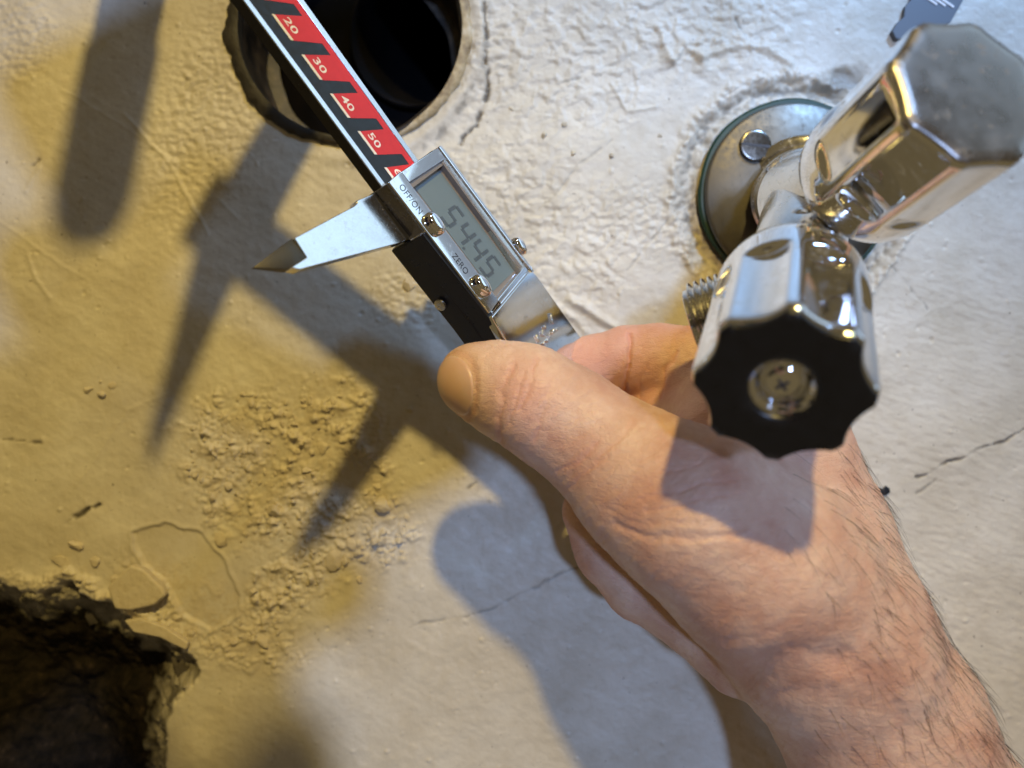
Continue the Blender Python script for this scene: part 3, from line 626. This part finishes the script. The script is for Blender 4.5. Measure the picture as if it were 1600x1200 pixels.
# ------------------------------------------------------------------ hand: one continuous surface from a distance field
class Field:
    def __init__(s, lo, hi, h):
        s.lo = np.array(lo, float); s.h = h; s.n = np.ceil((np.array(hi)-s.lo)/h).astype(int)+1
        s.f = np.full(s.n, 30., np.float32)
    def sub(s, lo, hi):
        a = np.clip(np.floor((lo-s.lo)/s.h).astype(int), 0, s.n-1); b = np.clip(np.ceil((hi-s.lo)/s.h).astype(int)+1, 1, s.n)
        if (b <= a).any(): return None
        sl_ = tuple(slice(i, j) for i, j in zip(a, b))
        g = np.meshgrid(*[s.lo[i]+s.h*np.arange(a[i], b[i], dtype=np.float32) for i in range(3)], indexing='ij')
        return sl_, g
    def add(s, d, sl_, k):
        c = s.f[sl_]; hh = np.clip(.5+.5*(c-d)/k, 0, 1); s.f[sl_] = c*(1-hh)+d*hh-k*hh*(1-hh)
    def carve(s, d, sl_, k):
        c = s.f[sl_]; d = -d; hh = np.clip(.5-.5*(c-d)/k, 0, 1); s.f[sl_] = c*(1-hh)+d*hh+k*hh*(1-hh)
    def cone(s, a, ra, b, rb, k, carve=False, squash=None):
        """tapered capsule; squash=(axis, factor) flattens it along an axis"""
        a = np.asarray(a, float); b = np.asarray(b, float); m = max(ra, rb)+k+3
        r = s.sub(np.minimum(a, b)-m, np.maximum(a, b)+m)
        if r is None: return
        sl_, (gx_, gy_, gz_) = r; e = b-a; L = max(e@e, 1e-9)
        t = np.clip(((gx_-a[0])*e[0]+(gy_-a[1])*e[1]+(gz_-a[2])*e[2])/L, 0, 1)
        dx = gx_-a[0]-t*e[0]; dy = gy_-a[1]-t*e[1]; dz = gz_-a[2]-t*e[2]
        if squash:
            ax_, fc = squash; ax_ = nrm(ax_); q = dx*ax_[0]+dy*ax_[1]+dz*ax_[2]; g_ = (1/fc-1)*q
            dx = dx+ax_[0]*g_; dy = dy+ax_[1]*g_; dz = dz+ax_[2]*g_
        d = np.sqrt(dx*dx+dy*dy+dz*dz)-(ra+(rb-ra)*t)
        if squash: d = d*min(1, squash[1]) if squash[1] < 1 else d
        (s.carve if carve else s.add)(d.astype(np.float32), sl_, k)
    def chain(s, pts, k, **kw):
        for p, q in zip(pts[:-1], pts[1:]): s.cone(P(*p[:3]), p[3], P(*q[:3]), q[3], k, **kw)
    def sample(s, p):
        q = (p-s.lo)/s.h; i = np.clip(np.floor(q).astype(int), 0, s.n-2); t = q-i; r = 0
        for dx in (0, 1):
            for dy in (0, 1):
                for dz in (0, 1):
                    wgt = (t[:, 0] if dx else 1-t[:, 0])*(t[:, 1] if dy else 1-t[:, 1])*(t[:, 2] if dz else 1-t[:, 2])
                    r = r+wgt*s.f[i[:, 0]+dx, i[:, 1]+dy, i[:, 2]+dz]
        return r
    def grad(s, p, e=.5):
        g = np.stack([s.sample(p+np.eye(3)[i]*e)-s.sample(p-np.eye(3)[i]*e) for i in range(3)], 1)
        return g/np.maximum(np.linalg.norm(g, axis=1)[:, None], 1e-9)
    def nets(s):
        f = s.f; ins_ = f < 0; n = s.n-1
        cnt = np.zeros(n, np.int8)
        for dx in (0, 1):
            for dy in (0, 1):
                for dz in (0, 1): cnt += ins_[dx:dx+n[0], dy:dy+n[1], dz:dz+n[2]]
        act = (cnt > 0) & (cnt < 8); cid = -np.ones(n, np.int64); ijk = np.argwhere(act); cid[act] = np.arange(len(ijk))
        acc = np.zeros((len(ijk), 3)); num = np.zeros(len(ijk))
        cor = [(x, y, z) for x in (0, 1) for y in (0, 1) for z in (0, 1)]
        val = {c: f[ijk[:, 0]+c[0], ijk[:, 1]+c[1], ijk[:, 2]+c[2]] for c in cor}
        for c in cor:
            for ax_ in range(3):
                if c[ax_] == 0:
                    c2 = list(c); c2[ax_] = 1; c2 = tuple(c2); a_, b_ = val[c], val[c2]; cr = (a_ < 0) != (b_ < 0)
                    t = np.where(cr, a_/np.where(cr, a_-b_, 1), 0); p = np.array(c, float)[None]+t[:, None]*np.eye(3)[ax_][None]
                    acc += np.where(cr[:, None], p, 0); num += cr
        V = s.lo+s.h*(ijk+acc/num[:, None]); Fq = []
        for ax_ in range(3):
            o1, o2 = [(1, 2), (2, 0), (0, 1)][ax_]
            sl0 = [slice(1, -1)]*3; a_ = [slice(1, -1)]*3; b_ = [slice(1, -1)]*3
            a_[ax_] = slice(0, -1); b_[ax_] = slice(1, None)
            A0 = ins_[tuple(a_)]; B0 = ins_[tuple(b_)]; cr = np.argwhere(A0 != B0)
            fl_ = A0[tuple(cr.T)]; base = cr.copy(); base[:, o1] += 1; base[:, o2] += 1
            q = []
            for d1, d2 in ((0, 0), (-1, 0), (-1, -1), (0, -1)):
                t = base.copy(); t[:, o1] += d1; t[:, o2] += d2; q.append(cid[tuple(t.T)])
            q = np.stack(q, 1); q = np.where(fl_[:, None], q, q[:, ::-1]); Fq.append(q)
        Fq = np.concatenate(Fq); Fq = Fq[(Fq >= 0).all(1)]
        return V, Fq

FD = Field((-22, -22, 138), (178, 168, 240), .8)
thumb = [(734, 592, 184, 7.4), (765, 600, 184, 9.6), (822, 620, 183, 11.7), (890, 662, 181, 12.4), (960, 715, 178, 13.2), (1010, 757, 174, 16), (1085, 805, 169, 18.3), (1180, 880, 171, 20.6), (1278, 980, 181, 23.0), (1372, 1122, 186, 23.2), (1438, 1300, 190, 27.5), (1498, 1500, 193, 30), (1580, 1790, 198, 33)]
FD.chain(thumb, 5)
# back of the hand up to the knuckle, web, palm
FD.chain([(1296, 975, 190, 21), (1256, 830, 188, 18.0), (1215, 700, 189, 15.5), (1165, 620, 196, 11.5)], 8)
FD.chain([(1130, 760, 190, 16), (1130, 680, 194, 12), (1110, 640, 199, 9)], 7)
FD.chain([(1110, 690, 200, 11), (1060, 650, 208, 10), (1010, 650, 214, 9)], 4)
# index finger behind the caliper
FD.chain([(1172, 612, 197, 11.3), (1092, 572, 206, 10.4)], 4)
FD.chain([(1092, 572, 206, 10.4), (1030, 564, 211, 10.0), (985, 566, 213, 9.9)], 2.2)
FD.chain([(978, 566, 213, 10.0), (925, 580, 217, 9.6)], 2.0)
FD.chain([(925, 580, 217, 9.6), (880, 640, 222, 8.6), (868, 690, 222, 7.6)], 2.5)
# middle, ring and little fingers curled below the thumb
FD.chain([(1180, 720, 205, 12), (1080, 700, 216, 10)], 4); FD.chain([(1080, 700, 216, 9.6), (985, 735, 222, 9.2), (930, 800, 216, 8.8), (945, 845, 208, 8.2)], 2.2)
FD.chain([(1200, 800, 206, 13), (1110, 800, 216, 10)], 4); FD.chain([(1110, 800, 216, 9.8), (1020, 830, 221, 9.2), (975, 880, 215, 8.8), (1000, 920, 207, 8.2)], 2.2)
FD.chain([(1230, 880, 205, 14), (1160, 900, 214, 9.5)], 4); FD.chain([(1160, 900, 214, 9.2), (1090, 915, 218, 8.4), (1040, 945, 213, 7.8)], 2.2)
FD.chain([(1250, 930, 200, 17), (1170, 900, 200, 13), (1100, 860, 203, 11)], 5)
# heel of the palm below the thenar
FD.chain([(928, 800, 206, 8.6), (958, 860, 204, 9.4), (1005, 905, 203, 10.4), (1075, 930, 200, 13), (1170, 985, 196, 17)], 3)
# wrist tendons and knuckle of the thumb
FD.chain([(1180, 760, 172, 5), (1300, 900, 166, 5.5), (1405, 1050, 167, 5)], 9)
FD.cone(P(845, 630, 178), 8.5, P(835, 640, 178), 8.5, 5)
VH, FH = FD.nets()
for _ in range(2):                                           # settle on the surface
    VH = VH-FD.grad(VH)*FD.sample(VH)[:, None]*.8
# creases, folds and veins pressed into the surface along lines on the skin
NH = FD.grad(VH)
px_ = 800+VH[:, 0]/VH[:, 2]*F; py_ = 600+VH[:, 1]/VH[:, 2]*F
front = NH[:, 2] < .35
# subdivide once for fine creases
def subdiv(V, Fq):
    n = len(V); E = np.concatenate([Fq[:, [i, (i+1) % 4]] for i in range(4)]); Es = np.sort(E, 1); ue, inv = np.unique(Es, axis=0, return_inverse=True); inv = inv.reshape(4, -1).T
    mid = V[ue].mean(1); fc = V[Fq].mean(1); nV = np.concatenate([V, mid, fc]); me_ = n+inv; fi = n+len(ue)+np.arange(len(Fq))
    return nV, np.concatenate([np.stack([Fq[:, i], me_[:, i], fi, me_[:, (i+3) % 4]], 1) for i in range(4)])
fa = (VH[FH][:, :, 2].min(1) < 1e9)
VH, FH = subdiv(VH, FH)
for _ in range(2): VH = VH-FD.grad(VH)*FD.sample(VH)[:, None]*.8
NH = FD.grad(VH)
px_ = 800+VH[:, 0]/VH[:, 2]*F; py_ = 600+VH[:, 1]/VH[:, 2]*F
front = sst(.45, .1, NH[:, 2])*(VH[:, 2] < 236)
disp = np.zeros(len(VH)); tone = np.zeros((len(VH), 4)); tone[:, 3] = 1
jx_ = fbm(px_/40, py_/40, 3, 81)*5; jy_ = fbm(px_/40, py_/40, 3, 82)*5
def groove(pts, wid, dep, rednes=.25, dlo=0, dhi=999):
    d = polydist(px_+jx_, py_+jy_, pts); g = np.exp(-(d/wid)**2)*front*(VH[:, 2] > dlo)*(VH[:, 2] < dhi)
    disp[:] = disp-dep*g; tone[:, 0] = np.maximum(tone[:, 0], rednes*np.exp(-(d/(wid*1.6))**2)*front*(VH[:, 2] > dlo)*(VH[:, 2] < dhi))
for g_ in [([(800, 570), (785, 610), (778, 650), (780, 690)], 5, .35, .5), ([(838, 562), (825, 600), (812, 640)], 4, .3, .4), ([(862, 590), (850, 640), (835, 690)], 4, .22, .3), ([(820, 580), (808, 610), (798, 660)], 3, .2, .35),
           ([(935, 690), (905, 720), (870, 740)], 3.5, .2, .25), ([(950, 712), (920, 735), (885, 765)], 3, .2, .2), ([(990, 660), (965, 690), (930, 720)], 3, .15, .2),
           ([(960, 818), (1010, 838), (1080, 842), (1170, 835)], 6, .42, .08), ([(945, 795), (1000, 818), (1090, 818)], 4, .16, .05), ([(1010, 800), (1080, 785), (1160, 770)], 3, .22, .1), ([(1040, 770), (1110, 755), (1170, 745)], 3, .2, .1), ([(1030, 740), (1100, 725)], 3, .18, .1), ([(1000, 780), (1060, 765), (1140, 748)], 2.5, .15, .1),
           ([(1135, 1006), (1190, 996), (1215, 980)], 8, .22, .1), ([(1165, 1062), (1205, 1035), (1260, 1020), (1320, 1030)], 22, 1.0, .1), ([(1205, 1090), (1250, 1080), (1300, 1082)], 10, .3, .1), ([(1470, 1060), (1500, 1130), (1530, 1240)], 10, .5, .1), ([(1400, 1100), (1415, 1190)], 9, .5, .05), ([(1390, 880), (1440, 960), (1490, 1030)], 14, .45, .05)]:
    groove(*g_)
for g_ in [([(982, 520), (985, 560), (978, 600), (975, 640)], 3.2, .9, .7, 196), ([(1055, 548), (1040, 580), (1030, 620)], 4, .5, .5, 196), ([(1010, 570), (1000, 600), (998, 630)], 4, .3, .3, 196)]: groove(*g_)
# fine crosswise lines over thumb and thenar, soft lumps on the arm
al = ((px_-800)*.62+(py_-600)*.78); ac = ((px_-800)*.78-(py_-600)*.62)
handz = sst(1330, 1180, px_)*front
disp += -.10*sst(.05, .5, np.abs(fbm(al/26, ac/110, 3, 91)))*handz+.05*fbm(px_/14, py_/14, 3, 92)*front
disp += .22*fbm(px_/30, py_/46, 3, 93)*sst(1180, 1330, px_)*front
# nail bed step
NC_ = P(708, 603, 179); Nn = nrm((-.90, .06, -.42)); Nt = nrm(np.cross(Nn, nrm(P(745, 645, 178)-P(740, 555, 184)))); Nw = np.cross(Nn, Nt)
rel = VH-NC_; la = rel@Nt; lb = rel@Nw; ln = rel@Nn
nd = np.hypot(la/6.6, lb/7.4)
fold = np.exp(-((nd-1.06)/.10)**2)*(ln > -9); disp += .22*np.exp(-((nd-1.20)/.12)**2)*(ln > -9)-.2*fold
tone[:, 0] = np.maximum(tone[:, 0], .75*fold)
kn = np.exp(-(np.hypot(px_-812, py_-620)/55)**2); tone[:, 0] = np.maximum(tone[:, 0], .5*kn*front)
tone[:, 0] = np.maximum(tone[:, 0], .55*sst(194, 206, VH[:, 2]))
tone[:, 1] = .75*np.exp(-(np.hypot(px_-700, py_-600)/70)**2)
VH = VH+NH*disp[:, None]
person = tag(empty('person', P(1290, 975, 200)), 'bare hand and hairy forearm reaching in from the lower right, thumb pressing the caliper', 'person')
sk_o = mesh('arm', VH, FH, skin.m, person)
tc = sk_o.data.color_attributes.new('tone', 'FLOAT_COLOR', 'POINT'); tc.data.foreach_set('color', tone.astype(np.float32).ravel())
# nail
NF = Field(NC_-14, NC_+14, .35)
g = np.meshgrid(*[NF.lo[i]+NF.h*np.arange(NF.n[i]) for i in range(3)], indexing='ij'); gp = np.stack([q.ravel() for q in g], 1)
sd = FD.sample(gp); r_ = gp-NC_; na, nb_, nc = r_@Nt, r_@Nw, r_@Nn
cutd = (np.sqrt((na/6.3)**2+(nb_/7.0)**2+1e-9)-1)*6.3
d_ = np.maximum.reduce([sd-.16, -(sd+.9), cutd, -(nc+9)])
NF.f = d_.reshape(NF.n).astype(np.float32)
Vn, Fn = NF.nets(); mesh('nail', Vn, Fn, nail_m.m, person)
# hairs on the forearm
cand = np.where((px_ > 1180) & (px_ < 1640) & (py_ > 690) & (py_ < 1240) & (NH[:, 2] < .25))[0]
wgt = sst(1200, 1480, px_[cand]+.35*(900-py_[cand])*.6)*(.22+sst(.15, -.2, -np.abs(NH[cand, 2]+.0)+.2)); wgt /= wgt.sum()
pick = rng.choice(cand, 600, p=wgt, replace=False)
paths = []
for i in pick:
    p = VH[i]; nn_ = NH[i]; along = nrm(np.array([.60, .78, .05])+rng.normal(0, .22, 3)); tdir = nrm(along-nn_*(along@nn_)); L = rng.uniform(4, 11); lift = rng.uniform(.10, .38); cv = rng.normal(0, .18); sdv = np.cross(nn_, tdir)
    pts = []
    q = p-nn_*.15; dcur = nrm(tdir+nn_*lift)
    for s_ in range(6):
        pts.append(q.copy()); q = q+dcur*L/5; dcur = nrm(dcur+sdv*cv*.25-nn_*lift*.28)
        sdq = FD.sample(q[None])[0]
        if sdq < .08: q = q+nn_*(.1-sdq)
    r0 = rng.uniform(.018, .042); paths.append((pts, [r0, r0, r0*.9, r0*.75, r0*.5, r0*.15]))
Vh, Fh = tube_mesh(paths, 4); tag(mesh('arm_hair', Vh, Fh, hairm.m, person), kind='stuff')

# ------------------------------------------------------------------ the phone that takes the picture, just behind the lens, and the hand that holds it
pa = nrm((-.893, .45, 0)); pb_ = nrm((-.45, -.893, 0)); pc0 = np.array([21.8, 3.0, -1.0])
phm = M('phone_back', (.012, .012, .014), .25); phm.set(phm.mix(phm.noise(80), (.010, .010, .012), (.02, .02, .022)), 'Base Color')
ph = tag(empty('smartphone', pc0+pa*40+pb_*85), 'black smartphone facing the wall, taking the picture', 'phone')
prism('phone_body', rrect(0, 0, 80, 165, 9, 6), -9, 0, (pc0, pa, pb_, np.array([0, 0, 1.])), phm.m, ph, .8, 2)
lathe('lens_ring', [(0, 5.2), (.7, 5.2), (.9, 4.6), (.5, 4.2), (.4, .01)], np.array([0, 0, -1.0]), (0, 0, 1), black.m, ph, 40)
def pq(a, b, d): return pc0+pa*a+pb_*b+np.array([0, 0, d])
PF = Field((-420, -240, -120), (40, 330, 40), 2.0)
PF.cone(pq(60, 70, -26), 15, pq(95, 20, -30), 22, 8); PF.cone(pq(95, 20, -30), 24, pq(140, 60, -40), 30, 10); PF.cone(pq(140, 60, -40), 30, pq(200, 70, -50), 34, 10)
PF.cone(pq(92, 12, -30), 19, pq(55, -8, -26), 14, 8); PF.cone(pq(66, -2, -28), 16, pq(108, -16, -36), 26, 8); PF.cone(pq(108, -16, -36), 26, pq(96, -46, -42), 26, 10); PF.cone(pq(92, 45, -24), 15, pq(88, 110, -22), 14, 8)  # heel and thumb of this hand widened to shade the lower left wall
for q, b in enumerate((96, 78, 60, 42)):
    PF.cone(pq(88, b-6, -16), 10.5, pq(94, b, 2), 9.5, 3); PF.cone(pq(94, b, 2), 9.5, pq(74, b+3, 9), 8.8, 2); PF.cone(pq(74, b+3, 9), 8.8, pq(52+3*q, b+4, 8.6), 7.6, 2)
PF.cone(pq(70, 100, -24), 12, pq(30, 122, -20), 10, 5); PF.cone(pq(30, 122, -20), 10, pq(-4, 134, -15), 9, 3); PF.cone(pq(-4, 134, -15), 10.5, pq(-20, 138, -4), 11, 3)
Vp, Fp = PF.nets()
per2 = tag(empty('person', pq(95, 20, -30)), 'hand holding up the black smartphone from the left', 'person'); mesh('arm', Vp, Fp, skin.m, per2)
cloth = M('shade_cloth', (.03, .03, .035), .9); cloth.set(cloth.mix(cloth.noise(900), (.022, .022, .026), (.045, .045, .05)), 'Base Color')
SF = Field((-620, -240, -150), (0, 420, 60), 3.0)  # unseen wide sleeve added to keep window light off the left wall
SF.cone(pq(138, 52, -40), 54, pq(230, 50, -50), 70, 10); SF.cone(pq(230, 50, -50), 70, pq(420, 30, -60), 76, 10)
Vp, Fp = SF.nets(); mesh('shade_sleeve', Vp, Fp, cloth.m, per2)
# unseen capped stub added above the picture to cast the finger-shaped shadow
ps = tag(empty('shadow_stub', (-107, -150, D)), 'unseen capped stub added above the picture to cast a finger-shaped shadow', 'pipe')
pb0 = np.array([-113, -150, D+2.]); pdir = nrm((.13, .03, -1))
lathe('stub', [(0, 9.6), (70, 9.4)], pb0, pdir, chrome_worn.m, ps, 40, None, False)
lathe('cap', [(68, 10.6), (118, 10.2), (126, 8.6), (130, 5), (131, .01)], pb0, pdir, black.m, ps, 40, None, False)
